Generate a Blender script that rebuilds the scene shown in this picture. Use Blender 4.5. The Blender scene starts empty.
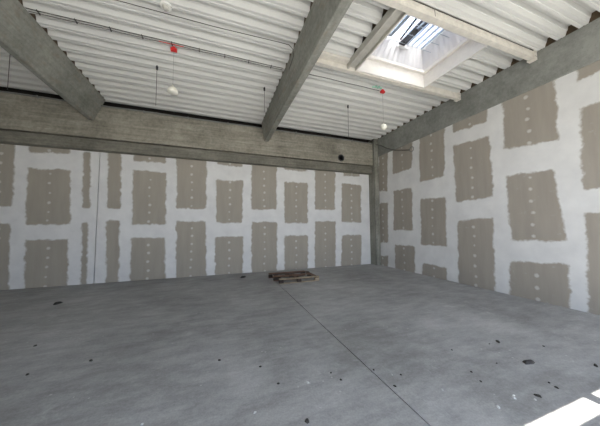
import bpy, bmesh, math, random
from mathutils import Vector, Matrix
import numpy as np
random.seed(7)
sc = bpy.context.scene
COL = sc.collection
PI = math.pi
# ---------------------------------------------------------------- camera, sky, sun, exposure
F_PX, YAW, PITCH, ROLL = 230.282, 0.3449, 0.0601, -0.0054
CAM_H = 1.6
fwd = Vector((math.sin(YAW)*math.cos(PITCH), math.cos(YAW)*math.cos(PITCH), math.sin(PITCH)))
rt0 = Vector((math.cos(YAW), -math.sin(YAW), 0)); up0 = rt0.cross(fwd)
rt = rt0*math.cos(ROLL) + up0*math.sin(ROLL); up = -rt0*math.sin(ROLL) + up0*math.cos(ROLL)
cd = bpy.data.cameras.new('camera'); cam = bpy.data.objects.new('camera', cd); COL.objects.link(cam)
cd.sensor_width = 36; cd.lens = 36*F_PX/600; cd.clip_start = .02
cam.matrix_world = Matrix(((rt.x, up.x, -fwd.x, 0), (rt.y, up.y, -fwd.y, 0), (rt.z, up.z, -fwd.z, CAM_H), (0, 0, 0, 1)))
sc.camera = cam
wd = bpy.data.worlds.new('sky'); sc.world = wd; wd.use_nodes = True
bg = wd.node_tree.nodes['Background']
bg.inputs['Color'].default_value = (.70, .81, 1.0, 1); bg.inputs['Strength'].default_value = 1.9
SUN_EL = math.radians(50)
sd = bpy.data.lights.new('sun', 'SUN'); sd.energy = 13.0; sd.angle = math.radians(.25); sd.color = (1, .95, .86)
sun = bpy.data.objects.new('sun', sd); COL.objects.link(sun); sun.rotation_euler = (PI/2-SUN_EL, 0, 0); sun.location = (0, -12, 14)
sc.view_settings.view_transform = 'Standard'; sc.view_settings.look = 'None'; sc.view_settings.gamma = 1
sc.view_settings.use_curve_mapping = False
sc.view_settings.exposure = 1.15
sc.cycles.use_denoising = True; sc.cycles.max_bounces = 10; sc.cycles.diffuse_bounces = 7
sc.cycles.sample_clamp_indirect = 6

# ---------------------------------------------------------------- materials
def mat(name, rough=.8, metal=0.0):
    m = bpy.data.materials.new(name); m.use_nodes = True
    nt = m.node_tree; b = nt.nodes['Principled BSDF']
    b.inputs['Roughness'].default_value = rough; b.inputs['Metallic'].default_value = metal
    return m, nt, b
def N(nt, kind, **kw):
    n = nt.nodes.new(kind)
    for k, v in kw.items():
        if k in n.inputs: n.inputs[k].default_value = v
        else: setattr(n, k, v)
    return n
def coords(nt, scale=(1, 1, 1)):
    g = N(nt, 'ShaderNodeNewGeometry'); mp = N(nt, 'ShaderNodeMapping'); mp.inputs['Scale'].default_value = scale
    nt.links.new(g.outputs['Position'], mp.inputs['Vector']); return mp.outputs['Vector']
def noise(nt, vec, scale, detail=4, rough=.55):
    n = N(nt, 'ShaderNodeTexNoise'); n.inputs['Scale'].default_value = scale
    n.inputs['Detail'].default_value = detail; n.inputs['Roughness'].default_value = rough
    nt.links.new(vec, n.inputs['Vector']); return n.outputs['Fac']
def ramp(nt, fac, stops):
    r = N(nt, 'ShaderNodeValToRGB'); e = r.color_ramp.elements
    e[0].position, e[0].color = stops[0][0], (*stops[0][1], 1)
    e[1].position, e[1].color = stops[-1][0], (*stops[-1][1], 1)
    for p, c in stops[1:-1]:
        x = e.new(p); x.color = (*c, 1)
    nt.links.new(fac, r.inputs['Fac']); return r.outputs['Color']
def mix(nt, fac, a, b, mode='MIX'):
    m = N(nt, 'ShaderNodeMix', data_type='RGBA', blend_type=mode)
    for s, v in ((0, fac), (6, a), (7, b)):
        if hasattr(v, 'is_linked') or hasattr(v, 'links'): nt.links.new(v, m.inputs[s])
        elif s == 0: m.inputs[0].default_value = v
        else: m.inputs[s].default_value = (*v, 1)
    return m.outputs[2]
def mth(nt, op, a, b=None, clamp=False):
    m = N(nt, 'ShaderNodeMath', operation=op); m.use_clamp = clamp
    for s, v in ((0, a), (1, b)):
        if v is None: continue
        if isinstance(v, (int, float)): m.inputs[s].default_value = v
        else: nt.links.new(v, m.inputs[s])
    return m.outputs[0]
def bump(nt, b, h, strength=.3, dist=.01):
    n = N(nt, 'ShaderNodeBump'); n.inputs['Strength'].default_value = strength; n.inputs['Distance'].default_value = dist
    nt.links.new(h, n.inputs['Height']); nt.links.new(n.outputs[0], b.inputs['Normal'])
def plain(name, col, rough=.6, metal=0.0, var=.12):
    m, nt, b = mat(name, rough, metal)
    v = coords(nt); f = noise(nt, v, 9, 3)
    c = ramp(nt, f, [(.3, tuple(x*(1-var) for x in col)), (.7, tuple(min(1, x*(1+var)) for x in col))])
    nt.links.new(c, b.inputs['Base Color']); return m
def concrete(name, dark, light, board_axis=None, rust=0):
    m, nt, b = mat(name, .85)
    v = coords(nt)
    f1 = noise(nt, v, 1.3, 6, .6); f2 = noise(nt, v, 14, 5, .65)
    f = mth(nt, 'ADD', mth(nt, 'MULTIPLY', f1, .6), mth(nt, 'MULTIPLY', f2, .4))
    c = ramp(nt, f, [(.36, dark), (.62, light)])
    if board_axis:                       # faint marks of the formwork boards, a stretched noise
        s = {'x': (.35, 9, 9), 'y': (9, .35, 9), 'z': (7, 7, .4)}[board_axis]
        fb = noise(nt, coords(nt, s), 2.2, 4, .7)
        c = mix(nt, .28 if board_axis == 'y' else .55, c, ramp(nt, fb, [(.3, (.45, .44, .40)), (.7, (1.25, 1.25, 1.22))]), 'MULTIPLY')
    # pores
    vo = N(nt, 'ShaderNodeTexVoronoi'); vo.inputs['Scale'].default_value = 16; nt.links.new(v, vo.inputs['Vector'])
    pore = mth(nt, 'LESS_THAN', vo.outputs['Distance'], .09)
    c = mix(nt, mth(nt, 'MULTIPLY', pore, .5), c, (.04, .04, .035))
    if rust:
        fr = noise(nt, coords(nt, (3, 1.1, 3)), 2.5, 5, .7)
        c = mix(nt, ramp(nt, fr, [(.52, (0, 0, 0)), (.72, (rust, rust, rust))]), c, (.26, .15, .08))
    nt.links.new(c, b.inputs['Base Color']); bump(nt, b, f2, .35, .006); return m

M = {}
M['beam'] = concrete('cast_concrete', (.19, .195, .18), (.34, .345, .32))
M['beam_side'] = concrete('grey_beam_concrete', (.17, .18, .165), (.29, .30, .28), 'y')
M['fascia'] = concrete('board_marked_concrete', (.20, .188, .158), (.40, .375, .32), 'x')
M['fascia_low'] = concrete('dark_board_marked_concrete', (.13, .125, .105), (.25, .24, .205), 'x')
M['column'] = concrete('column_concrete', (.19, .19, .165), (.34, .335, .295), 'z')
M['dark'] = plain('dark_joint_gap_shade', (.015, .013, .011), .9)  # near-black for floor joint and, as painted gap shade, the outer back wall
M['wood_void'] = concrete('brown_roof_lining', (.05, .035, .02), (.12, .08, .045))
M['wire'] = plain('dark_cable_sheath', (.06, .055, .05), .5)
M['conduit'] = plain('grey_pipe_plastic', (.20, .20, .19), .5)
M['red'] = plain('red_plastic', (.75, .03, .03), .4)
M['white'] = plain('white_plastic', (.82, .82, .78), .35, var=.04)
M['globe'] = plain('cream_lamp_globe', (.88, .86, .76), .3, var=.04)
M['steel'] = plain('cream_painted_steel', (.70, .665, .60), .5, var=.10)
M['steel_grey'] = plain('grey_painted_steel', (.50, .485, .44), .5, var=.10)
M['well'] = plain('white_skylight_lining', (.74, .71, .67), .5, var=.04)
M['frame_grey'] = plain('blue_grey_window_metal', (.30, .34, .38), .35, .3)
M['actuator'] = plain('black_actuator_metal', (.035, .035, .04), .4, .2)
M['alu'] = plain('pale_aluminium', (.70, .70, .68), .4, .3, .05)
M['mint'] = plain('mint_tape', (.35, .68, .55), .6)
M['plaster_ext'] = plain('pale_facade_render', (.70, .68, .64), .85, var=.05)
M['chip'] = plain('dark_debris', (.035, .032, .03), .85)
M['chip_pale'] = plain('pale_plaster_crumb', (.62, .63, .62), .85)

# galvanised / white lacquered roof deck
m, nt, b = mat('white_lacquered_deck', .42, .0); v = coords(nt, (.6, 4, 4))
f = noise(nt, coords(nt), .7, 2, .5); c = ramp(nt, f, [(.3, (.66, .66, .64)), (.7, (.73, .73, .705))])
f2 = noise(nt, coords(nt), 30, 3); c = mix(nt, ramp(nt, f2, [(.70, (0, 0, 0)), (.80, (.25, .25, .25))]), c, (.35, .34, .31))
nt.links.new(c, b.inputs['Base Color']); M['deck'] = m

# concrete floor
m, nt, b = mat('grey_floor_slab', .62); v = coords(nt)
f1 = noise(nt, v, .55, 6, .62); f2 = noise(nt, coords(nt, (1, 2.6, 1)), 2.2, 7, .7); f3 = noise(nt, v, 22, 4, .7)
f = mth(nt, 'ADD', mth(nt, 'ADD', mth(nt, 'MULTIPLY', f1, .50), mth(nt, 'MULTIPLY', f2, .35)), mth(nt, 'MULTIPLY', f3, .15))
c = ramp(nt, f, [(.38, (.20, .20, .197)), (.5, (.33, .332, .334)), (.61, (.46, .462, .463))])
# white plaster smears
fs = noise(nt, v, 3.1, 8, .75); fs2 = noise(nt, v, .45, 2)
sm = mth(nt, 'MULTIPLY', ramp(nt, fs, [(.56, (0, 0, 0)), (.70, (1, 1, 1))]), ramp(nt, fs2, [(.46, (0, 0, 0)), (.6, (.7, .7, .7))]))
c = mix(nt, sm, c, (.56, .57, .57))
fsp = N(nt, 'ShaderNodeTexVoronoi'); fsp.inputs['Scale'].default_value = 9; nt.links.new(v, fsp.inputs['Vector'])
sp = mth(nt, 'MULTIPLY', mth(nt, 'LESS_THAN', fsp.outputs['Distance'], .10), mth(nt, 'GREATER_THAN', noise(nt, v, 1.4, 2), .56))
c = mix(nt, mth(nt, 'MULTIPLY', sp, .55), c, (.62, .63, .63))
# dark scuffs and tyre smears
fd = noise(nt, coords(nt, (.5, 2.2, 1)), 1.6, 7, .72)
c = mix(nt, ramp(nt, fd, [(.58, (0, 0, 0)), (.78, (.55, .55, .55))]), c, (.14, .14, .135))
fd2 = noise(nt, v, 7.5, 5, .7)
c = mix(nt, ramp(nt, fd2, [(.66, (0, 0, 0)), (.76, (.6, .6, .6))]), c, (.10, .10, .10))
ft = noise(nt, v, 60, 3, .7); c = mix(nt, .35, c, ramp(nt, ft, [(.35, (.7, .7, .7)), (.65, (1.25, 1.25, 1.25))]), 'MULTIPLY')
nt.links.new(c, b.inputs['Base Color'])
r = ramp(nt, f, [(.35, (.5, .5, .5)), (.65, (.7, .7, .7))]); nt.links.new(r, b.inputs['Roughness'])
bump(nt, b, f3, .12, .004); M['floor'] = m

# outdoor yard
m, nt, b = mat('pale_yard_asphalt', .9); v = coords(nt)
c = ramp(nt, noise(nt, v, 4, 6), [(.35, (.36, .35, .33)), (.65, (.46, .45, .42))]); nt.links.new(c, b.inputs['Base Color']); M['yard'] = m

# plasterboard with filled joints: 'board' (signed distance to the bare boards) and 'spot' (distance to filled screws) come from the mesh
def drywall(name, paper, seed):
    m, nt, b = mat(name, .9); g = coords(nt)
    mp = N(nt, 'ShaderNodeMapping'); mp.inputs['Location'].default_value = (seed, seed*1.7, 0); nt.links.new(g, mp.inputs['Vector']); v = mp.outputs[0]
    a = N(nt, 'ShaderNodeAttribute', attribute_name='board'); s = N(nt, 'ShaderNodeAttribute', attribute_name='spot')
    n1 = noise(nt, v, 4.2, 5, .68); n2 = noise(nt, v, 19, 3, .6)
    d = mth(nt, 'ADD', a.outputs['Fac'], mth(nt, 'MULTIPLY', mth(nt, 'SUBTRACT', n1, .5), .19))
    d = mth(nt, 'ADD', d, mth(nt, 'MULTIPLY', mth(nt, 'SUBTRACT', n2, .5), .035))
    fac = N(nt, 'ShaderNodeMapRange'); fac.interpolation_type = 'SMOOTHSTEP'
    fac.inputs['From Min'].default_value = -.042; fac.inputs['From Max'].default_value = .014
    nt.links.new(d, fac.inputs['Value'])
    pn = noise(nt, coords(nt, (5, 5, .7)), 1.4, 4, .6)
    pc = ramp(nt, pn, [(.3, tuple(x*.93 for x in paper)), (.7, tuple(x*1.05 for x in paper))])
    # thin scraped smears of filler on the paper
    sm = noise(nt, coords(nt, (1, 1, 1.6)), 5.5, 6, .75)
    pc = mix(nt, ramp(nt, sm, [(.62, (0, 0, 0)), (.80, (.5, .5, .5))]), pc, (.62, .62, .60))
    wc = ramp(nt, noise(nt, v, 2.4, 5, .6), [(.3, (.70, .70, .695)), (.7, (.80, .80, .79))])
    sf = N(nt, 'ShaderNodeMapRange'); sf.inputs['From Min'].default_value = .052; sf.inputs['From Max'].default_value = .030
    sd_ = mth(nt, 'ADD', s.outputs['Fac'], mth(nt, 'MULTIPLY', mth(nt, 'SUBTRACT', n2, .5), .03)); nt.links.new(sd_, sf.inputs['Value'])
    pc = mix(nt, mth(nt, 'MULTIPLY', sf.outputs[0], .58), pc, (.74, .74, .72))
    c = mix(nt, fac.outputs[0], pc, wc)
    nt.links.new(c, b.inputs['Base Color']); bump(nt, b, fac.outputs[0], .25, .003); return m
M['dry_back'] = drywall('filled_plasterboard', (.385, .352, .300), 0)
M['dry_right'] = drywall('filled_plasterboard_side', (.38, .345, .298), 11.3)

# timber
def timber(name, dark, light):
    m, nt, b = mat(name, .8)
    f = noise(nt, coords(nt, (1.5, 14, 14)), 2, 5, .6)
    c = ramp(nt, f, [(.3, dark), (.7, light)]); nt.links.new(c, b.inputs['Base Color']); return m
M['wood'] = timber('weathered_brown_timber', (.085, .045, .03), (.24, .14, .09))
M['wood_pale'] = timber('greyed_tan_timber', (.22, .18, .125), (.42, .35, .25))
M['wood_dark'] = timber('dark_timber', (.02, .014, .012), (.055, .036, .028))  # darkest timber, on most blocks, one cross board and one top board
# glazing
m, nt, b = mat('clear_glazing', .05); b.inputs['Base Color'].default_value = (.93, .96, 1, 1)
b.inputs['Transmission Weight'].default_value = 1; b.inputs['IOR'].default_value = 1.45
M['glass'] = m
m, nt, b = mat('milky_ribbed_plastic', .4)
b.inputs['Base Color'].default_value = (.72, .70, .69, 1); b.inputs['Transmission Weight'].default_value = .0
tr = N(nt, 'ShaderNodeBsdfTranslucent'); tr.inputs['Color'].default_value = (.55, .54, .54, 1)
ms = N(nt, 'ShaderNodeMixShader'); ms.inputs[0].default_value = .4
nt.links.new(b.outputs[0], ms.inputs[1]); nt.links.new(tr.outputs[0], ms.inputs[2])
nt.links.new(ms.outputs[0], nt.nodes['Material Output'].inputs['Surface']); M['milky'] = m

# ---------------------------------------------------------------- mesh helpers
def bx(bm, x0, x1, y0, y1, z0, z1):
    vs = [bm.verts.new(p) for p in ((x0,y0,z0),(x1,y0,z0),(x1,y1,z0),(x0,y1,z0),(x0,y0,z1),(x1,y0,z1),(x1,y1,z1),(x0,y1,z1))]
    for f in ((0,3,2,1),(4,5,6,7),(0,1,5,4),(1,2,6,5),(2,3,7,6),(3,0,4,7)): bm.faces.new([vs[i] for i in f])
def prism(bm, prof, a, b, axis='x'):      # closed profile swept along an axis
    def P(t, p): return (t, p[0], p[1]) if axis == 'x' else ((p[0], t, p[1]) if axis == 'y' else (p[0], p[1], t))
    A = [bm.verts.new(P(a, p)) for p in prof]; B = [bm.verts.new(P(b, p)) for p in prof]; n = len(prof)
    for i in range(n): bm.faces.new((A[i], A[(i+1) % n], B[(i+1) % n], B[i]))
    bm.faces.new(A[::-1]); bm.faces.new(B)
def tube(bm, pts, r, seg=8):
    pts = [Vector(p) for p in pts]; rings = []
    for i, p in enumerate(pts):
        d = (pts[min(i+1, len(pts)-1)] - pts[max(i-1, 0)]).normalized()
        a = d.cross(Vector((0, 0, 1)));  a = a if a.length > .1 else d.cross(Vector((1, 0, 0)))
        a.normalize(); c = d.cross(a)
        rings.append([bm.verts.new(p + (a*math.cos(t) + c*math.sin(t))*r) for t in [2*PI*k/seg for k in range(seg)]])
    for A, B in zip(rings, rings[1:]):
        for k in range(seg): bm.faces.new((A[k], A[(k+1) % seg], B[(k+1) % seg], B[k]))
    bm.faces.new(rings[0][::-1]); bm.faces.new(rings[-1])
def lathe(bm, prof, seg=24, c=(0, 0, 0)):  # (radius, z) from bottom to top
    rings = []
    for r, z in prof:
        if r < 1e-5: rings.append([bm.verts.new((c[0], c[1], c[2]+z))])
        else: rings.append([bm.verts.new((c[0]+r*math.cos(2*PI*k/seg), c[1]+r*math.sin(2*PI*k/seg), c[2]+z)) for k in range(seg)])
    for A, B in zip(rings, rings[1:]):
        for k in range(seg):
            k2 = (k+1) % seg
            if len(A) == 1 and len(B) == 1: continue
            if len(A) == 1: bm.faces.new((A[0], B[k2], B[k]))
            elif len(B) == 1: bm.faces.new((A[k], A[k2], B[0]))
            else: bm.faces.new((A[k], A[k2], B[k2], B[k]))
def obj(name, bm, m, parent=None, bevel=0, smooth=False):
    bmesh.ops.recalc_face_normals(bm, faces=bm.faces)
    me = bpy.data.meshes.new(name); bm.to_mesh(me); bm.free()
    if smooth:
        for p in me.polygons: p.use_smooth = True
    o = bpy.data.objects.new(name, me); COL.objects.link(o)
    for k in (m if isinstance(m, (list, tuple)) else [m]): me.materials.append(M[k])
    if parent: o.parent = parent
    if bevel:
        bv = o.modifiers.new('bevel', 'BEVEL'); bv.width = bevel; bv.segments = 2; bv.limit_method = 'ANGLE'
    return o
def box(name, dims, m, parent=None, bevel=0):
    bm = bmesh.new(); bx(bm, *dims); return obj(name, bm, m, parent, bevel)
def struct(o): o['kind'] = 'structure'; return o
def tag(o, label, cat, group=None):
    o['label'] = label; o['category'] = cat
    if group: o['group'] = group
    return o
def thing(name, label, cat, loc=(0, 0, 0), rz=0, group=None):
    o = bpy.data.objects.new(name, None); COL.objects.link(o); o.location = loc; o.rotation_euler = (0, 0, rz)
    o.empty_display_size = .1
    return tag(o, label, cat, group)
def dup(root, loc, label, rz=0, group=None):
    r = root.copy(); COL.objects.link(r); r.location = loc; r.rotation_euler = (0, 0, rz); r['label'] = label
    if group: r['group'] = group
    for ch in list(root.children):
        c = ch.copy(); COL.objects.link(c); c.parent = r
        for g in list(ch.children):
            d = g.copy(); COL.objects.link(d); d.parent = c
    return r

# the hall: right wall face at x=R, back wall face at y=D, deck underside at z=5.33
R, D, ZC = 6.43, 8.363, 5.33
XL, YF = -9.0, -1.5
BACK_PATCHES = [
 ((-5.769,4.191),(-5.191,4.188),(-5.144,2.171),(-5.696,2.171)),
 ((-5.674,1.769),(-5.162,1.749),(-5.096,-0.100),(-5.599,-0.100)),
 ((-4.939,4.200),(-4.034,4.200),(-4.008,3.730),(-4.908,3.665)),
 ((-4.923,3.273),(-3.977,3.265),(-3.910,1.688),(-4.875,1.682)),
 ((-4.863,1.300),(-3.937,1.287),(-3.897,-0.100),(-4.830,-0.100)),
 ((-3.749,3.831),(-3.532,3.848),(-3.489,2.167),(-3.681,2.163)),
 ((-3.677,1.773),(-3.512,1.788),(-3.473,-0.100),(-3.631,-0.100)),
 ((-3.161,4.200),(-2.790,4.200),(-2.738,2.168),(-3.092,2.176)),
 ((-3.108,1.819),(-2.751,1.820),(-2.712,-0.100),(-3.053,-0.100)),
 ((-2.510,4.200),(-1.578,4.200),(-1.575,3.669),(-2.488,3.666)),
 ((-2.493,3.414),(-1.567,3.375),(-1.529,1.682),(-2.463,1.684)),
 ((-2.476,1.302),(-1.535,1.292),(-1.509,-0.100),(-2.453,-0.100)),
 ((-1.312,4.200),(-0.359,4.200),(-0.349,2.202),(-1.266,2.200)),
 ((-1.256,1.820),(-0.342,1.814),(-0.311,-0.100),(-1.238,-0.100)),
 ((-0.047,4.200),(0.834,4.200),(0.840,3.720),(-0.039,3.753)),
 ((-0.064,3.244),(0.854,3.268),(0.851,1.737),(-0.056,1.737)),
 ((-0.078,1.286),(0.873,1.278),(0.883,-0.100),(-0.063,-0.100)),
 ((1.118,4.200),(2.099,4.200),(2.074,2.233),(1.134,2.222)),
 ((1.148,1.808),(2.112,1.793),(2.106,-0.100),(1.158,-0.100)),
 ((2.367,4.200),(3.313,4.200),(3.308,3.763),(2.366,3.769)),
 ((2.365,3.325),(3.347,3.327),(3.334,1.729),(2.363,1.737)),
 ((2.363,1.291),(3.348,1.282),(3.323,-0.100),(2.360,-0.100)),
 ((3.653,4.200),(4.587,4.200),(4.528,2.281),(3.620,2.275)),
 ((3.616,1.836),(4.566,1.831),(4.523,-0.100),(3.585,-0.100)),
 ((4.949,4.200),(5.792,4.200),(5.763,3.732),(4.928,3.717)),
 ((4.842,3.429),(5.825,3.388),(5.774,1.763),(4.811,1.779)),
 ((4.811,1.265),(5.791,1.258),(5.733,-0.100),(4.763,-0.100)),
]
RIGHT_PATCHES = [
 ((7.903,5.300),(7.322,5.300),(7.473,3.003),(8.041,3.086)),
 ((8.062,2.553),(7.450,2.575),(7.499,0.939),(8.127,0.878)),
 ((8.147,0.372),(7.508,0.445),(7.551,-0.100),(8.220,-0.100)),
 ((7.104,5.300),(6.082,5.300),(6.195,3.620),(7.166,3.617)),
 ((7.137,2.992),(6.223,2.978),(6.246,1.435),(7.191,1.440)),
 ((7.143,0.913),(6.191,0.913),(6.220,-0.100),(7.194,-0.100)),
 ((5.855,5.300),(4.861,5.300),(4.985,3.092),(5.898,3.085)),
 ((5.903,2.517),(4.965,2.483),(5.003,0.980),(5.943,0.965)),
 ((5.877,0.402),(5.016,0.369),(5.053,-0.100),(5.975,-0.100)),
 ((4.662,5.300),(3.702,5.047),(3.753,4.235),(4.692,4.303)),
 ((4.694,3.946),(3.714,3.882),(3.707,2.311),(4.683,2.260)),
 ((4.648,1.757),(3.727,1.817),(3.787,-0.100),(4.736,-0.100)),
 ((3.408,5.300),(2.488,5.192),(2.492,3.288),(3.456,3.427)),
 ((3.447,2.794),(2.592,2.765),(2.492,1.287),(3.416,1.234)),
 ((3.457,0.814),(2.468,0.857),(2.530,-0.100),(3.512,-0.100)),
 ((2.209,5.300),(1.450,5.259),(1.497,4.408),(2.211,4.331)),
 ((2.205,3.845),(1.529,3.820),(1.566,2.286),(2.258,2.245)),
 ((2.241,1.848),(1.590,1.839),(1.674,-0.100),(2.311,-0.100)),
]
# ---------------------------------------------------------------- floor, yard
bm = bmesh.new(); JX = 1.635          # two slabs with a saw-cut joint between them
bx(bm, XL-.3, JX-.006, YF-.3, D+.5, -.2, 0); bx(bm, JX+.006, R+.5, YF-.3, D+.5, -.2, 0); bx(bm, JX-.006, JX+.006, YF-.3, D+.5, -.2, -.012)
fl = struct(obj('floor', bm, ['floor', 'dark']))
for p in fl.data.polygons[12:18]: p.material_index = 1
yard = struct(box('ground', (-60, 60, -60, YF-.3, -.25, -.02), 'yard'))

# ---------------------------------------------------------------- plasterboard walls
def seg_sd(P, quad):
    """signed distance (negative inside) to a convex quad, rounded corners"""
    q = np.array(quad, float); c = q.mean(0); out = None
    r = .05
    for i in range(4):
        a, b2 = q[i], q[(i+1) % 4]; e = b2-a; n = np.array([e[1], -e[0]])/(np.hypot(*e)+1e-9)
        if (c-a) @ n > 0: n = -n
        s = (P-a) @ n
        out = s[None] if out is None else np.vstack([out, s[None]])
    k = out + r
    inside = np.minimum(k.max(0), 0)
    # rounded corner: combine the two largest positive distances
    srt = np.sort(np.maximum(k, 0), axis=0)[-2:]
    return inside + np.hypot(srt[0], srt[1]) - r
def plaster_wall(name, patches, u0, u1, z1, put, m, hidden=.0):
    st = .03; nu = max(2, int(round((u1-u0)/st))); nz = int(round(z1/st))
    U, Z = np.meshgrid(np.linspace(u0, u1, nu+1), np.linspace(0, z1, nz+1)); P = np.stack([U.ravel(), Z.ravel()], 1)
    sd_ = np.full(len(P), 1.0); sp = np.full(len(P), 1.0); rnd = random.Random(5)
    for qd in patches:
        s = seg_sd(P, qd); sd_ = np.minimum(sd_, s)
        xs = [p[0] for p in qd]; zs = [p[1] for p in qd]
        if max(xs)-min(xs) > .5:
            cx = sum(xs)/4; z = min(zs)+.12
            while z < max(zs)-.05:
                a = np.hypot(P[:, 0]-cx-rnd.uniform(-.015, .015), P[:, 1]-z-rnd.uniform(-.02, .02)); sp = np.minimum(sp, a + rnd.choice((0, 0, .006, .014))); z += .262
    me = bpy.data.meshes.new(name)
    verts = [put(u, z) for u, z in P]
    w = nu+1
    faces = [(j*w+i, j*w+i+1, (j+1)*w+i+1, (j+1)*w+i) for j in range(nz) for i in range(nu)]
    # give the lining its thickness: a back skin and edges
    n0 = len(verts); back = [put(u, z, .1) for u, z in ((u0, 0), (u1, 0), (u1, z1), (u0, z1))]; verts += back
    c = (0, nu, nz*w+nu, nz*w)
    faces += [(n0+3, n0+2, n0+1, n0)]
    faces += [(c[0], c[3], n0+3, n0), (c[1], n0+1, n0+2, c[2]), (c[0], n0, n0+1, c[1]), (c[3], c[2], n0+2, n0+3)]
    me.from_pydata(verts, [], faces)
    for nm, arr in (('board', sd_), ('spot', sp)):
        at = me.attributes.new(nm, 'FLOAT', 'POINT'); at.data.foreach_set('value', np.concatenate([arr, np.full(4, 1.0)]).astype(np.float32))
    me.materials.append(M[m]); o = bpy.data.objects.new(name, me); COL.objects.link(o)
    return struct(o)
# the boards carry on at the same pitch beyond the frame
for k in range(3):
    x = -6.42-1.235*k; a = (k % 2 == 0)
    for z0, z1 in (((3.28, 1.69), (1.29, -.1), (4.2, 3.68)) if a else ((4.2, 2.18), (1.78, -.1))):
        BACK_PATCHES.append(((x-.47, z0), (x+.47, z0), (x+.47, z1), (x-.47, z1)))
    y = .68-1.235*k
    for z0, z1 in (((5.3, 3.1), (2.55, 1.0), (.45, -.1)) if a else ((5.3, 4.4), (3.85, 2.28), (1.83, -.1))):
        RIGHT_PATCHES.append(((y+.47, z0), (y-.47, z0), (y-.47, z1), (y+.47, z1)))
GAP = -3.325
plaster_wall('wall_back', BACK_PATCHES, GAP+.012, R, 4.1, lambda u, z, d=0: (u, D+d, z), 'dry_back')
plaster_wall('wall_back_left', BACK_PATCHES, XL, GAP-.012, 4.1, lambda u, z, d=0: (u, D+d, z), 'dry_back')
plaster_wall('wall_right', RIGHT_PATCHES, YF, D, 4.575, lambda u, z, d=0: (R+d, u, z), 'dry_right')
struct(box('wall_back_outer', (XL-.3, R+.8, D+.1, D+.4, 0, 5.9), 'dark'))  # near-black colour stands in for the shade behind the gaps
struct(box('wall_right_outer', (R+.55, R+.8, YF-.3, D+.1, 0, 5.9), 'wood_void'))
struct(box('wall_left', (XL-.3, XL, YF-.3, D+.1, 0, 5.9), 'plaster_ext'))
# front wall behind the camera: unseen; its opening, posts and transom are shaped for the sun patch
OX0, OX1, OZ = -3.1, 6.25, 3.60
bm = bmesh.new()
bx(bm, XL-.3, OX0, YF-.3, YF, 0, 5.9); bx(bm, OX1, R+.55, YF-.3, YF, 0, 5.9); bx(bm, OX0, OX1, YF-.3, YF, OZ, 5.9)
struct(obj('wall_front', bm, 'plaster_ext'))
bm = bmesh.new()
for x in (-1.13, 1.085, 3.305, 5.5): bx(bm, x-.07, x+.07, YF-.18, YF-.12, 0, OZ)
bx(bm, OX0, OX1, YF-.17, YF-.13, 3.11, 3.23)
struct(obj('window_unseen', bm, 'frame_grey'))

# ---------------------------------------------------------------- roof: trapezoidal deck split round the skylight, roof slab above
WX0, WX1, WY0, WY1 = 2.95, 5.03, 2.84, 4.37
pitch = .302; prof_pts = []
def deck_profile(y0, y1, ph=5.02):
    """(y,z) polyline of the deck underside; ribs start at ph + k*pitch"""
    base = [(0, 0), (.044, 0), (.051, .014), (.065, .014), (.072, 0), (.116, 0), (.140, .086), (.149, .092), (.170, .168), (.250, .168), (.268, .092), (.277, .086)]
    k = math.floor((y0-ph)/pitch)-1; pts = []
    while ph+k*pitch < y1+pitch:
        pts += [(ph+k*pitch+a, ZC+z) for a, z in base]; k += 1
    pts.sort(key=lambda p: p[0])
    out = []
    for (a, za), (b2, zb) in zip(pts, pts[1:]):
        if b2 < y0 or a > y1: continue
        for t in (y0, y1):
            pass
        if a < y0: za = za+(zb-za)*(y0-a)/(b2-a); a = y0
        if b2 > y1: zb = za+(zb-za)*(y1-a)/(b2-a); b2 = y1
        if not out: out.append((a, za))
        out.append((b2, zb))
    return out
bm = bmesh.new()
def deck(x0, x1, y0, y1):
    pr = deck_profile(y0, y1); closed = pr + [(y, z+.004) for y, z in reversed(pr)]
    A = [bm.verts.new((x0, y, z)) for y, z in pr]; B = [bm.verts.new((x1, y, z)) for y, z in pr]
    A2 = [bm.verts.new((x0, y, z+.004)) for y, z in pr]; B2 = [bm.verts.new((x1, y, z+.004)) for y, z in pr]
    for i in range(len(pr)-1):
        bm.faces.new((A[i], A[i+1], B[i+1], B[i])); bm.faces.new((A2[i], B2[i], B2[i+1], A2[i+1]))
deck(XL, R+.35, WY1+.02, 8.16); deck(XL, R+.35, YF, WY0-.02)
deck(XL, 2.74, WY0-.02, WY1+.02); deck(WX1+.03, R+.35, WY0-.02, WY1+.02)
struct(obj('ceiling', bm, 'deck'))
# dark brown closers filling the gaps between deck ribs and beam tops
for i, (a, b2) in enumerate(((1.46, 1.85), (-3.58, -3.135), (-8.5, -8.15), (6.42, 6.95))):
    struct(box('trim_%d' % (i+1), (a, b2, YF, 7.95, ZC-.001, 5.495), 'wood_void'))
bm = bmesh.new()
z0, z1 = 5.50, 5.72
bx(bm, XL-.3, R+.8, YF-.3, WY0-.03, z0, z1); bx(bm, XL-.3, R+.8, WY1+.03, D+.4, z0, z1)
bx(bm, XL-.3, WX0-.03, WY0-.03, WY1+.03, z0, z1); bx(bm, WX1+.03, R+.8, WY0-.03, WY1+.03, z0, z1)
struct(obj('ceiling_roof_slab', bm, 'wood_void'))

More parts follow.
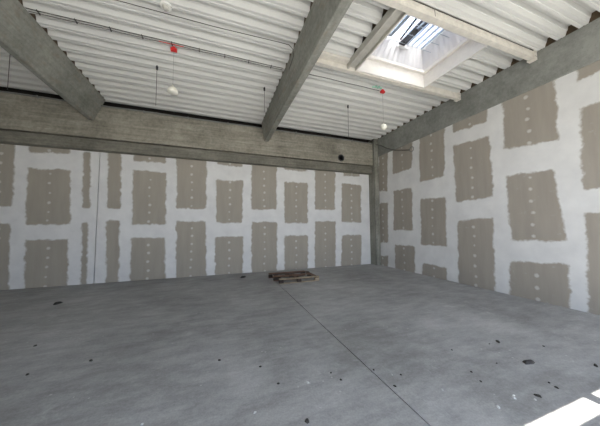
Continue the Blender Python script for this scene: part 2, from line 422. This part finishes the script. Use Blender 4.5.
# ---------------------------------------------------------------- concrete frame
def trap_beam(x_top0, x_bot0, x_bot1, x_top1, label):
    bm = bmesh.new(); zb = 4.67
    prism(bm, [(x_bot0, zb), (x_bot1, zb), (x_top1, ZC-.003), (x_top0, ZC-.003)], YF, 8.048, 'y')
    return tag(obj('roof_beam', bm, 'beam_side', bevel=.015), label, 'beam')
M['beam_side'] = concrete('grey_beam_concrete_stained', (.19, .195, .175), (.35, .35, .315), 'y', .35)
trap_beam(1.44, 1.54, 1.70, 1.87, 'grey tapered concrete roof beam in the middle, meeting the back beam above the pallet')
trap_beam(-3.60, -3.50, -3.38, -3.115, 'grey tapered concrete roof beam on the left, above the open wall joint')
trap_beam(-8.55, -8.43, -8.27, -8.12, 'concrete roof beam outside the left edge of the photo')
bm = bmesh.new(); bx(bm, 6.395, 6.98, YF, 7.95, 4.565, ZC-.003)
tag(obj('edge_beam', bm, 'beam', bevel=.012), 'deep smooth grey concrete beam running along the top of the right wall', 'beam')
# back beam, with a round pipe hole
bm = bmesh.new(); bx(bm, XL, 6.20, 8.05, D-.002, 4.185, 5.13)
bb = obj('back_beam', bm, ['fascia', 'dark'])
bmc = bmesh.new(); bmesh.ops.create_cone(bmc, cap_ends=True, segments=28, radius1=.14, radius2=.14, depth=.5, matrix=Matrix.Translation((4.67, 8.05, 4.372)) @ Matrix.Rotation(PI/2, 4, 'X'))
cut = obj('cutter', bmc, 'dark')
mo = bb.modifiers.new('hole', 'BOOLEAN'); mo.operation = 'DIFFERENCE'; mo.object = cut; mo.solver = 'EXACT'
dg = bpy.context.evaluated_depsgraph_get(); new = bpy.data.meshes.new_from_object(bb.evaluated_get(dg))
bb.modifiers.clear(); bb.data = new; bpy.data.objects.remove(cut, do_unlink=True)
tag(bb, 'long board-marked concrete beam across the top of the back wall', 'beam')
bm = bmesh.new()
lathe(bm, [(.105, 0), (.139, 0), (.139, .30), (.105, .30), (.105, 0)], 28)
o = obj('pipe_sleeve', bm, 'actuator', smooth=False); o.rotation_euler = (-PI/2, 0, 0); o.location = (4.67, 8.046, 4.372)
o.parent = bb; o['label'] = 'black round pipe sleeve'
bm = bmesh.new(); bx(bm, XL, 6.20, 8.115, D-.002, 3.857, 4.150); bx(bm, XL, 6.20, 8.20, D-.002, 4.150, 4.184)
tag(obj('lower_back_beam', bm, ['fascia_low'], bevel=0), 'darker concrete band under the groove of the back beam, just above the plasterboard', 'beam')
bm = bmesh.new(); bx(bm, 6.205, R-.003, 7.955, D-.002, 0, ZC-.003)
tag(obj('column', bm, 'column', bevel=.012), 'grey concrete corner column between back wall and right wall', 'column')

# ---------------------------------------------------------------- skylight
sk = bpy.data.objects.new('window_2', None); COL.objects.link(sk); sk.location = (WX0, WY0, 5.2); struct(sk)
SK = Vector((WX0, WY0, 5.2))
def skp(name, bm, m, **k):
    bmesh.ops.translate(bm, verts=bm.verts, vec=-SK); return obj(name, bm, m, sk, **k)
ZL = 5.53
bm = bmesh.new(); t = .03      # lower lining
bx(bm, WX0, WX1, WY1-t, WY1, 5.19, ZL); bx(bm, WX0, WX1, WY0, WY0+t, 5.19, ZL)
bx(bm, WX0, WX0+t, WY0+t, WY1-t, 5.19, ZL); bx(bm, WX1-t, WX1, WY0+t, WY1-t, 5.19, ZL)
skp('lower_lining', bm, 'well')
bm = bmesh.new(); a = .10      # ledge frame
bx(bm, WX0-.05, WX1+.05, WY1-a, WY1+.05, ZL, ZL+.07); bx(bm, WX0-.05, WX1+.05, WY0-.05, WY0+a, ZL, ZL+.07)
bx(bm, WX0-.05, WX0+a, WY0+a, WY1-a, ZL, ZL+.07); bx(bm, WX1-a, WX1+.05, WY0+a, WY1-a, ZL, ZL+.07)
skp('ledge', bm, 'well', bevel=.008)
# upper lining: ribbed, leaning in to the dome frame
ZU = 6.08; lo = (WX0+.07, WX1-.07, WY0+.07, WY1-.07); hi = (WX0+.42, WX1-.16, WY0+.16, WY1-.14)
def ribbed(bm, A, B, C_, D_, n, depth, inward):
    """corrugated quad: A->B bottom edge, D_->C_ top edge"""
    A, B, C_, D_ = map(Vector, (A, B, C_, D_)); rows = []
    for i in range(n*4+1):
        t = i/(n*4); off = inward*(depth if (i % 4) in (1, 2) else 0)
        rows.append((bm.verts.new(A.lerp(B, t)+off), bm.verts.new(D_.lerp(C_, t)+off)))
    for p, q in zip(rows, rows[1:]): bm.faces.new((p[0], q[0], q[1], p[1]))
bm = bmesh.new()
x0, x1, y0, y1 = lo; X0, X1, Y0, Y1 = hi; zl = ZL+.07
ribbed(bm, (x0, y1, zl), (x1, y1, zl), (X1, Y1, ZU), (X0, Y1, ZU), 12, .015, Vector((0, -1, 0)))
ribbed(bm, (x1, y0, zl), (x0, y0, zl), (X0, Y0, ZU), (X1, Y0, ZU), 12, .015, Vector((0, 1, 0)))
ribbed(bm, (x0, y0, zl), (x0, y1, zl), (X0, Y1, ZU), (X0, Y0, ZU), 9, .015, Vector((1, 0, 0)))
ribbed(bm, (x1, y1, zl), (x1, y0, zl), (X1, Y0, ZU), (X1, Y1, ZU), 9, .015, Vector((-1, 0, 0)))
up_l = skp('upper_lining', bm, 'milky')
so = up_l.modifiers.new('thickness', 'SOLIDIFY'); so.thickness = .006; so.offset = -1
bm = bmesh.new(); w = .05
bx(bm, X0-.05, X1+.05, Y1-.01, Y1+.05, ZU, ZU+.09); bx(bm, X0-.05, X1+.05, Y0-.05, Y0+.01, ZU, ZU+.09)
bx(bm, X0-.05, X0+.01, Y0+.01, Y1-.01, ZU, ZU+.09); bx(bm, X1-.01, X1+.05, Y0+.01, Y1-.01, ZU, ZU+.09)
skp('dome_frame', bm, 'alu')
bm = bmesh.new()               # barrel pane over the frame
ns = 10
prev = None
for i in range(ns+1):
    tt = i/ns; x = X0-.03+(X1-X0+.06)*tt; z = ZU+.095+.10*math.sin(PI*tt)
    cur = (bm.verts.new((x, Y0-.03, z)), bm.verts.new((x, Y1+.03, z)))
    if prev: bm.faces.new((prev[0], cur[0], cur[1], prev[1]))
    prev = cur
g = skp('dome_pane', bm, 'glass'); so = g.modifiers.new('thickness', 'SOLIDIFY'); so.thickness = .006
bm = bmesh.new()               # closed ends of the barrel
for y in (Y0-.04, Y1+.03):
    pr = [(X0-.03, ZU+.085)]+[(X0-.03+(X1-X0+.06)*i/ns, ZU+.102+.10*math.sin(PI*i/ns)) for i in range(ns+1)]+[(X1+.03, ZU+.085)]
    prism(bm, pr, y, y+.01, 'y')
skp('dome_end', bm, 'well')
bm = bmesh.new()               # glazing bars along y
for x in (X0+.10, X0+.20, X0+.34, X0+.86, X0+1.0, X0+1.14, X0+1.30, X0+1.44): bx(bm, x-.013, x+.013, Y0, Y1, ZU+.0, ZU+.05)
skp('glazing_bar', bm, 'frame_grey')
bm = bmesh.new()               # vent flap frame on the left
bx(bm, X0+.38, X0+.43, Y0+.1, Y1-.10, ZU-.03, ZU+.03); bx(bm, X0+.22, X0+.27, Y0+.1, Y1-.10, ZU-.03, ZU+.03)
bx(bm, X0+.27, X0+.38, Y1-.16, Y1-.10, ZU-.03, ZU+.03); bx(bm, X0+.27, X0+.38, Y0+.1, Y0+.15, ZU-.03, ZU+.03)
skp('vent_frame', bm, 'frame_grey', bevel=.006)
bm = bmesh.new(); bx(bm, 4.03, 4.36, 4.17, 4.22, 5.93, 5.98)
skp('actuator_bracket', bm, 'alu', bevel=.006)
bm = bmesh.new()               # black opener plate with slots
xa = 4.16
bx(bm, xa-.08, xa-.045, 3.40, 4.20, 6.0, 6.05); bx(bm, xa+.045, xa+.08, 3.40, 4.20, 6.0, 6.05)
for y0_, y1_ in ((3.40, 3.52), (3.74, 3.86), (4.10, 4.20)): bx(bm, xa-.045, xa+.045, y0_, y1_, 6.0, 6.05)
bx(bm, xa-.012, xa+.012, 3.88, 4.14, 6.01, 6.04)
skp('opener_plate', bm, 'actuator', bevel=.004)
bm = bmesh.new(); tube(bm, [(3.99, 4.05, 5.99), (3.93, 3.45, 6.04)], .024)
skp('opener_rod', bm, 'actuator')
bm = bmesh.new()               # thin fall-protection grid
for i in range(6): tube(bm, [(x0+.02, y0+.15+i*.24, zl+.30-.02), (x1-.02, y0+.15+i*.24, zl+.28)], .006, 5)
skp('safety_wire', bm, 'frame_grey')

# steel trimming channels that carry the skylight
def channel(loc_y, x0, x1, ysign, label, z0=5.165):
    t = thing('steel_channel', label, 'steel channel', (x0, loc_y, z0))
    h = ZC-.004-z0; w = .092; bm = bmesh.new(); L = x1-x0
    ys = (0, .008) if ysign > 0 else (w-.008, w)
    bx(bm, 0, L, ys[0], ys[1], 0, h); bx(bm, 0, L, 0 if ysign < 0 else .008, w-.008 if ysign < 0 else w, 0, .008)
    bx(bm, 0, L, 0 if ysign < 0 else .008, w-.008 if ysign < 0 else w, h-.008, h)
    bx(bm, 0, L, -.006 if ysign > 0 else w, 0 if ysign > 0 else w+.006, h*.45, h*.52)
    obj('profile', bm, 'steel', t)
    return t, L, h
t, L, h = channel(2.735, 1.90, 6.37, 1, 'cream steel channel on the near side of the skylight, crossing to the right beam')
bm = bmesh.new(); bx(bm, L-.10, L+.014, -.02, .11, -.03, -.001); bx(bm, L-.10, L+.014, -.02, -.012, -.001, h)
br = obj('end_bracket', bm, 'steel', t, bevel=.003)
for dx, dz in ((-.07, .03), (-.025, .03), (-.07, .11), (-.025, .11)):
    bm = bmesh.new(); bmesh.ops.create_cone(bm, cap_ends=True, segments=6, radius1=.011, radius2=.011, depth=.012, matrix=Matrix.Translation((L+dx, -.026, dz)) @ Matrix.Rotation(PI/2, 4, 'X'))
    obj('bolt', bm, 'steel_grey', br)
bm = bmesh.new(); tube(bm, [(0, -.012, h-.012), (L*.5, -.012, h-.018), (L-.02, -.012, h-.012)], .004, 6)
tube(bm, [(1.55, -.012, h-.015), (1.56, -.012, .02)], .004, 6)
obj('thin_cable', bm, 'wire', t)
t, L, h = channel(4.378, 1.90, 6.37, 1, 'cream steel channel on the far side of the skylight, near the red signal box')
bm = bmesh.new(); bx(bm, L-.10, L+.014, -.02, .11, -.03, -.001); bx(bm, L-.10, L+.014, -.02, -.012, -.001, h)
br = obj('end_bracket', bm, 'steel', t, bevel=.003)
for dx, dz in ((-.07, .03), (-.025, .03), (-.07, .11), (-.025, .11)):
    bm = bmesh.new(); bmesh.ops.create_cone(bm, cap_ends=True, segments=6, radius1=.011, radius2=.011, depth=.012, matrix=Matrix.Translation((L+dx, -.026, dz)) @ Matrix.Rotation(PI/2, 4, 'X'))
    obj('bolt', bm, 'steel_grey', br)
bm = bmesh.new()
bx(bm, 2.72, 2.94, 2.835, 4.365, 5.245, 5.252); bx(bm, 2.72, 2.728, 2.835, 4.365, 5.18, 5.245); bx(bm, 2.932, 2.94, 2.835, 4.365, 5.18, 5.245); bx(bm, 2.728, 2.76, 2.835, 4.365, 5.18, 5.187); bx(bm, 2.72, 2.728, 2.835, 4.365, 5.252, ZC-.004)
tag(obj('steel_trimmer', bm, 'steel_grey'), 'grey steel angle along the left side of the skylight between the two cream channels', 'steel angle')

bm = bmesh.new(); bx(bm, 1.90, 2.715, 4.22, 4.368, 5.27, ZC-.004)
tag(obj('steel_plate', bm, 'steel', bevel=.004), 'short cream steel plate between the middle beam and the lower left corner of the skylight', 'steel plate')
# ---------------------------------------------------------------- cables, rods, lamps on the deck
t = thing('cable_run', 'twin dark cable clipped along the deck from the left beam to the middle beam', 'cable', (-3.1, 5.045, ZC))
bm = bmesh.new()
for dy in (-.03, .03):
    tube(bm, [(i*.25, dy, -.016-.004*math.sin(i*1.3)) for i in range(19)], .0055, 6)
obj('cable', bm, 'wire', t)
bm = bmesh.new(); bx(bm, -.006, .006, -.04, .04, -.023, -.001); bx(bm, -.010, .010, .032, .05, -.03, -.001)
cl = obj('clip', bm, 'wire', t); cl.location = (.14, 0, 0)
for i in range(1, 9):
    c = cl.copy(); COL.objects.link(c); c.parent = t; c.location = (.14+i*.51, 0, 0)
bm = bmesh.new(); tube(bm, [(1.95+i*.05, 0, -.030-.003*math.sin(i)) for i in range(10)], .005, 6)
obj('red_lead', bm, 'red', t)
t = thing('cable_run', 'thin dark cable on the deck between the middle beam and the right red box', 'cable', (1.88, 5.0, ZC))
bm = bmesh.new(); tube(bm, [(i*.25, 0, -.014-.005*math.sin(i*1.7)) for i in range(10)], .007, 6); obj('cable', bm, 'wire', t)
t = thing('deck_line', 'single thin dark line past the round detector, curving down on the middle beam', 'cable', (-3.1, 4.2, ZC))
bm = bmesh.new()  # thin dark tube along the deck, bending down at the middle beam
tube(bm, [(0, .15, -.012), (1.5, .15, -.012), (3.0, .15, -.012), (4.25, .10, -.012), (4.42, .08, -.03), (4.50, .08, -.10), (4.535, .12, -.2), (4.55, .5, -.235)], .0065, 6)
obj('cable', bm, 'wire', t)
# pendant lamps: red junction box, cord, globe
GL = {'dome': [(0, -.058), (.085, -.056), (.098, -.045), (.10, -.03), (.096, .0), (.084, .03), (.062, .058), (.035, .075), (.018, .08), (.018, .11), (0, .11)],
      'ball': [(0, -.085), (.04, -.076), (.07, -.05), (.086, -.012), (.084, .02), (.066, .055), (.04, .076), (.018, .084), (.018, .11), (0, .11)]}
def pendant(loc, drop, label, group, shape='dome'):
    t = thing('pendant_lamp', label, 'lamp', loc, 0, group)
    bm = bmesh.new(); bx(bm, -.06, .06, -.035, .035, -.085, -.035); bx(bm, -.03, .03, -.03, .03, -.035, 0)
    bx(bm, -.055, -.015, -.045, -.035, -.075, -.045); bx(bm, .015, .055, -.045, -.035, -.075, -.045)
    b_ = obj('junction_box', bm, 'red', t, bevel=.006)
    bm = bmesh.new(); tube(bm, [(0, 0, -.085), (0, 0, -drop+.10)], .0025, 6); obj('cord', bm, 'conduit', t)
    bm = bmesh.new(); r = .095
    pr = GL[shape]
    lathe(bm, pr, 24, (0, 0, -drop)); obj('globe', bm, 'globe', t, smooth=True)
    return t
pendant((-.90, 5.165, ZC), .93, 'cream domed pendant lamp hanging from a red box in the left bay of the ceiling', None)
pendant((4.20, 4.96, ZC), 1.04, 'cream round pendant lamp hanging below the skylight near the right beam', None, 'ball')
bm = bmesh.new(); rnd = random.Random(3)
for i in range(9):
    x, y, z = rnd.uniform(-.12, .12), rnd.uniform(-.03, .05), -.012
    prism(bm, [(x-.02, -.03), (x+.02, -.024), (x+.015, -.001), (x-.024, -.002)], y, y+.03, 'y')
o = obj('tape_scrap', bm, 'mint'); o.location = (3.98, 4.86, ZC)
tag(o, 'torn mint green tape stuck to the deck beside the red box by the skylight', 'tape')
t = thing('smoke_detector', 'round white detector on the deck at the top left of the photo', 'detector', (-.87, 4.20, ZC))
bm = bmesh.new(); lathe(bm, [(0, -.03), (.085, -.03), (.09, -.02), (.09, 0)], 28); obj('base', bm, 'white', t, smooth=False)
bm = bmesh.new(); lathe(bm, [(0, -.075), (.03, -.074), (.045, -.06), (.05, -.03)], 24); obj('sensor_head', bm, 'steel_grey', t, smooth=True)
rods = [((-1.36, 5.9), .95, 'black hanging rod with a hooked top to the left of the domed pendant lamp'),
        ((1.13, 5.9), .68, 'black hanging rod just left of the middle concrete beam'),
        ((3.72, 5.95), 1.05, 'black hanging rod right of the middle beam, above the back wall'),
        ((-4.10, 6.33), .88, 'black hanging rod in the far left bay behind the left beam')]
for (x, y), L, lb in rods:
    t = thing('hanging_rod', lb, 'rod', (x, y, ZC))
    bm = bmesh.new(); tube(bm, [(0, 0, 0), (0, 0, -L)], .006, 6); obj('rod', bm, 'wire', t)
    bm = bmesh.new(); lathe(bm, [(0, -.10), (.022, -.10), (.026, -.03), (.012, 0), (0, 0)], 12); obj('anchor', bm, 'actuator', t)
# pipe along the back beam
t = thing('conduit_pipe', 'thin grey pipe running under the deck along the top of the back beam', 'pipe', (XL+.05, 7.99, 5.12))
bm = bmesh.new(); tube(bm, [(i*1.0, 0, .006*math.sin(i*2)) for i in range(15)]+[(15.1, 0, -.01)], .022, 8); obj('pipe', bm, 'conduit', t)
bm = bmesh.new(); bx(bm, -.015, .015, -.028, .056, -.03, .03); c0 = obj('pipe_clip', bm, 'conduit', t); c0.location = (.7, 0, 0)
for i in range(1, 12):
    c = c0.copy(); COL.objects.link(c); c.parent = t; c.location = (.7+i*1.22, 0, 0)
t = thing('loose_cable', 'slack grey cable from the corner column ending in a small coil on the right wall', 'cable', (6.28, 7.90, 5.06))
bm = bmesh.new()
tube(bm, [(0, 0, 0), (.04, -.25, -.12), (.06, -.55, -.33), (.07, -1.0, -.56), (.09, -1.5, -.71), (.09, -1.68, -.76)], .013, 7)
obj('cable', bm, 'wire', t)
bm = bmesh.new(); tube(bm, [(.10, -1.76+.085*math.cos(a), -.76+.085*math.sin(a)) for a in [k*2*PI/16 for k in range(18)]], .014, 7)
obj('coil', bm, 'conduit', t)

# ---------------------------------------------------------------- pallet
t = thing('wooden_pallet', 'weathered brown wooden pallet lying on the floor by the back wall', 'pallet', (1.66, 6.33, 0), math.radians(-.5))
def pbox(name, d, m, rz=0, parent=t):
    cx, cy, cz = (d[0]+d[1])/2, (d[2]+d[3])/2, (d[4]+d[5])/2
    o = box(name, (d[0]-cx, d[1]-cx, d[2]-cy, d[3]-cy, d[4]-cz, d[5]-cz), m, parent, bevel=.003); o.location = (cx, cy, cz); o.rotation_euler = (0, 0, rz); return o
for ri, (y, m1) in enumerate(((0, 'wood_pale'), (.43, 'wood'), (.87, 'wood'))):
    sh = -.06*ri
    pbox('bottom_board', (sh, 1.2+sh, y, y+.10, 0, .022), m1)
    for x in (0, .53, 1.08):
        pbox('block', (x+sh, x+sh+.12, y+.002, y+.10, .022, .10), 'wood_dark' if ri or x < 1 else 'wood_pale')
for x in (0, .54, 1.09): pbox('cross_board', (x, x+.11, 0, .97, .10, .122), 'wood_dark' if x < .1 else 'wood')
for y, w, m1, rz, sh in ((-.005, .10, 'wood_pale', 0, 0), (.42, .13, 'wood', 0, -.07), (.70, .08, 'wood_dark', .03, -.02), (.865, .11, 'wood', 0, -.12)):
    pbox('top_board', (sh, 1.2+sh, y, y+w, .122, .144), m1, rz)

# ---------------------------------------------------------------- debris on the floor
def chip(name, x, y, size, m, label, seed, group=None, elong=1.0, cat='debris'):
    r = random.Random(seed); bm = bmesh.new(); n = 7; h = size*.28; ang = r.uniform(0, PI)
    pts = []
    for i in range(n):
        a = 2*PI*i/n+r.uniform(-.25, .25); q = size*.5*r.uniform(.65, 1.1)
        px, py = q*math.cos(a)*elong, q*math.sin(a)/elong**.5
        pts.append((px*math.cos(ang)-py*math.sin(ang), px*math.sin(ang)+py*math.cos(ang)))
    A = [bm.verts.new((px, py, 0)) for px, py in pts]; B = [bm.verts.new((px*.72, py*.72, h*r.uniform(.7, 1.2))) for px, py in pts]
    T = bm.verts.new((r.uniform(-.1, .1)*size, r.uniform(-.1, .1)*size, h*1.25))
    for i in range(n):
        j = (i+1) % n; bm.faces.new((A[i], A[j], B[j], B[i])); bm.faces.new((B[i], B[j], T))
    bm.faces.new(A[::-1])
    o = obj(name, bm, m); o.location = (x, y, 0); return tag(o, label, cat, group)
chip('dark_rag', .80, 7.62, .15, 'chip', 'flat black scrap lying on the floor left of the pallet near the back wall', 1, elong=1.5)
chip('debris_flake', 3.45, 1.73, .10, 'chip', 'largest black flake on the floor, pointed, between pallet side and sun patch', 2, elong=1.9)
chip('debris_flake', 3.67, 2.17, .06, 'chip', 'irregular forked black flake farther from the sun patch on the right floor', 3, elong=1.4)
chip('debris_flake', 4.09, 1.43, .05, 'chip', 'black flake at the right edge of the photo near the sun patch', 4, elong=1.5)
chip('debris_flake', 2.86, 1.38, .045, 'chip', 'dark chip just left of the sun patch edge', 5, elong=1.3)
chip('debris_flake', .72, 1.86, .05, 'chip', 'square dark chip at the bottom middle edge of the floor', 6)
chip('debris_flake', -3.16, 6.42, .13, 'chip', 'dark smear-like crumb on the far left floor before the back wall', 7, elong=1.6)
small = [(.05, 3.04, 'small dark chip on the open floor, leftmost of the scatter left of the slab joint'),
 (.49, 2.74, 'dark rounded chip second from the left in the scatter left of the slab joint'),
 (.61, 2.39, 'dark chip third from the left in the scatter left of the slab joint'),
 (1.2, 2.36, 'farther of two neighbouring dark chips just left of the slab joint'),
 (1.24, 2.22, 'nearer of two neighbouring dark chips just left of the slab joint'),
 (1.67, 2.24, 'tiny dark chip almost touching the far stretch of the slab joint on its right'),
 (1.89, 2.07, 'dark chip a hand away to the right of the slab joint'),
 (1.70, 1.95, 'dark chip beside the slab joint, nearest the bottom of the photo'),
 (3.5, 2.17, 'small dark chip immediately left of the forked black flake'),
 (4.1, 1.88, 'dark chip near the right wall, farther right than the forked flake'),
 (2.88, 2.24, 'dark chip alone between the slab joint and the forked flake'),
 (3.09, 1.85, 'dark chip just left of the largest pointed black flake'),
 (3.21, 1.45, 'farther of two dark chips between the largest flake and the sun patch'),
 (3.18, 1.38, 'nearer of two dark chips between the largest flake and the sun patch'),
 (2.65, 1.84, 'farther of two dark chips midway between slab joint and largest flake'),
 (2.58, 1.7, 'nearer of two dark chips midway between slab joint and largest flake'),
 (-2.31, 4.27, 'dark chip on the left floor, farthest back of three'),
 (-1.41, 3.57, 'dark chip on the left floor, rightmost of three'),
 (-1.93, 3.48, 'dark chip on the left floor, nearest of three')]
for i, (x, y, lb) in enumerate(small):
    chip('debris_chip', x, y, .022+.012*random.random()+.008*(y > 2.6), 'chip', lb, 20+i, 'small dark chips on the floor', 1.2)
crumbs = [(2.78, 1.36, 'white plaster crumb nearest the edge of the sun patch'),
 (2.36, 1.42, 'white plaster crumb at the bottom of the photo, left of the sun patch'),
 (2.66, 1.46, 'farther of two touching white plaster crumbs left of the sun patch'),
 (2.62, 1.44, 'nearer of two touching white plaster crumbs left of the sun patch'),
 (2.1, 1.75, 'white plaster crumb to the right of the slab joint, low in the photo'),
 (1.80, 2.1, 'white plaster crumb beside the dark chip right of the slab joint'),
 (-.55, 2.3, 'white plaster crumb farthest left, at the bottom of the photo'),
 (.33, 2.1, 'white plaster crumb at the bottom of the photo, left of the square dark chip'),
 (.9, 2.3, 'white plaster crumb on the mid floor above the square dark chip')]
for i, (x, y, lb) in enumerate(crumbs):
    chip('plaster_crumb', x, y, .022+.012*random.random(), 'chip_pale', lb, 60+i, 'white plaster crumbs on the floor', 1.3)
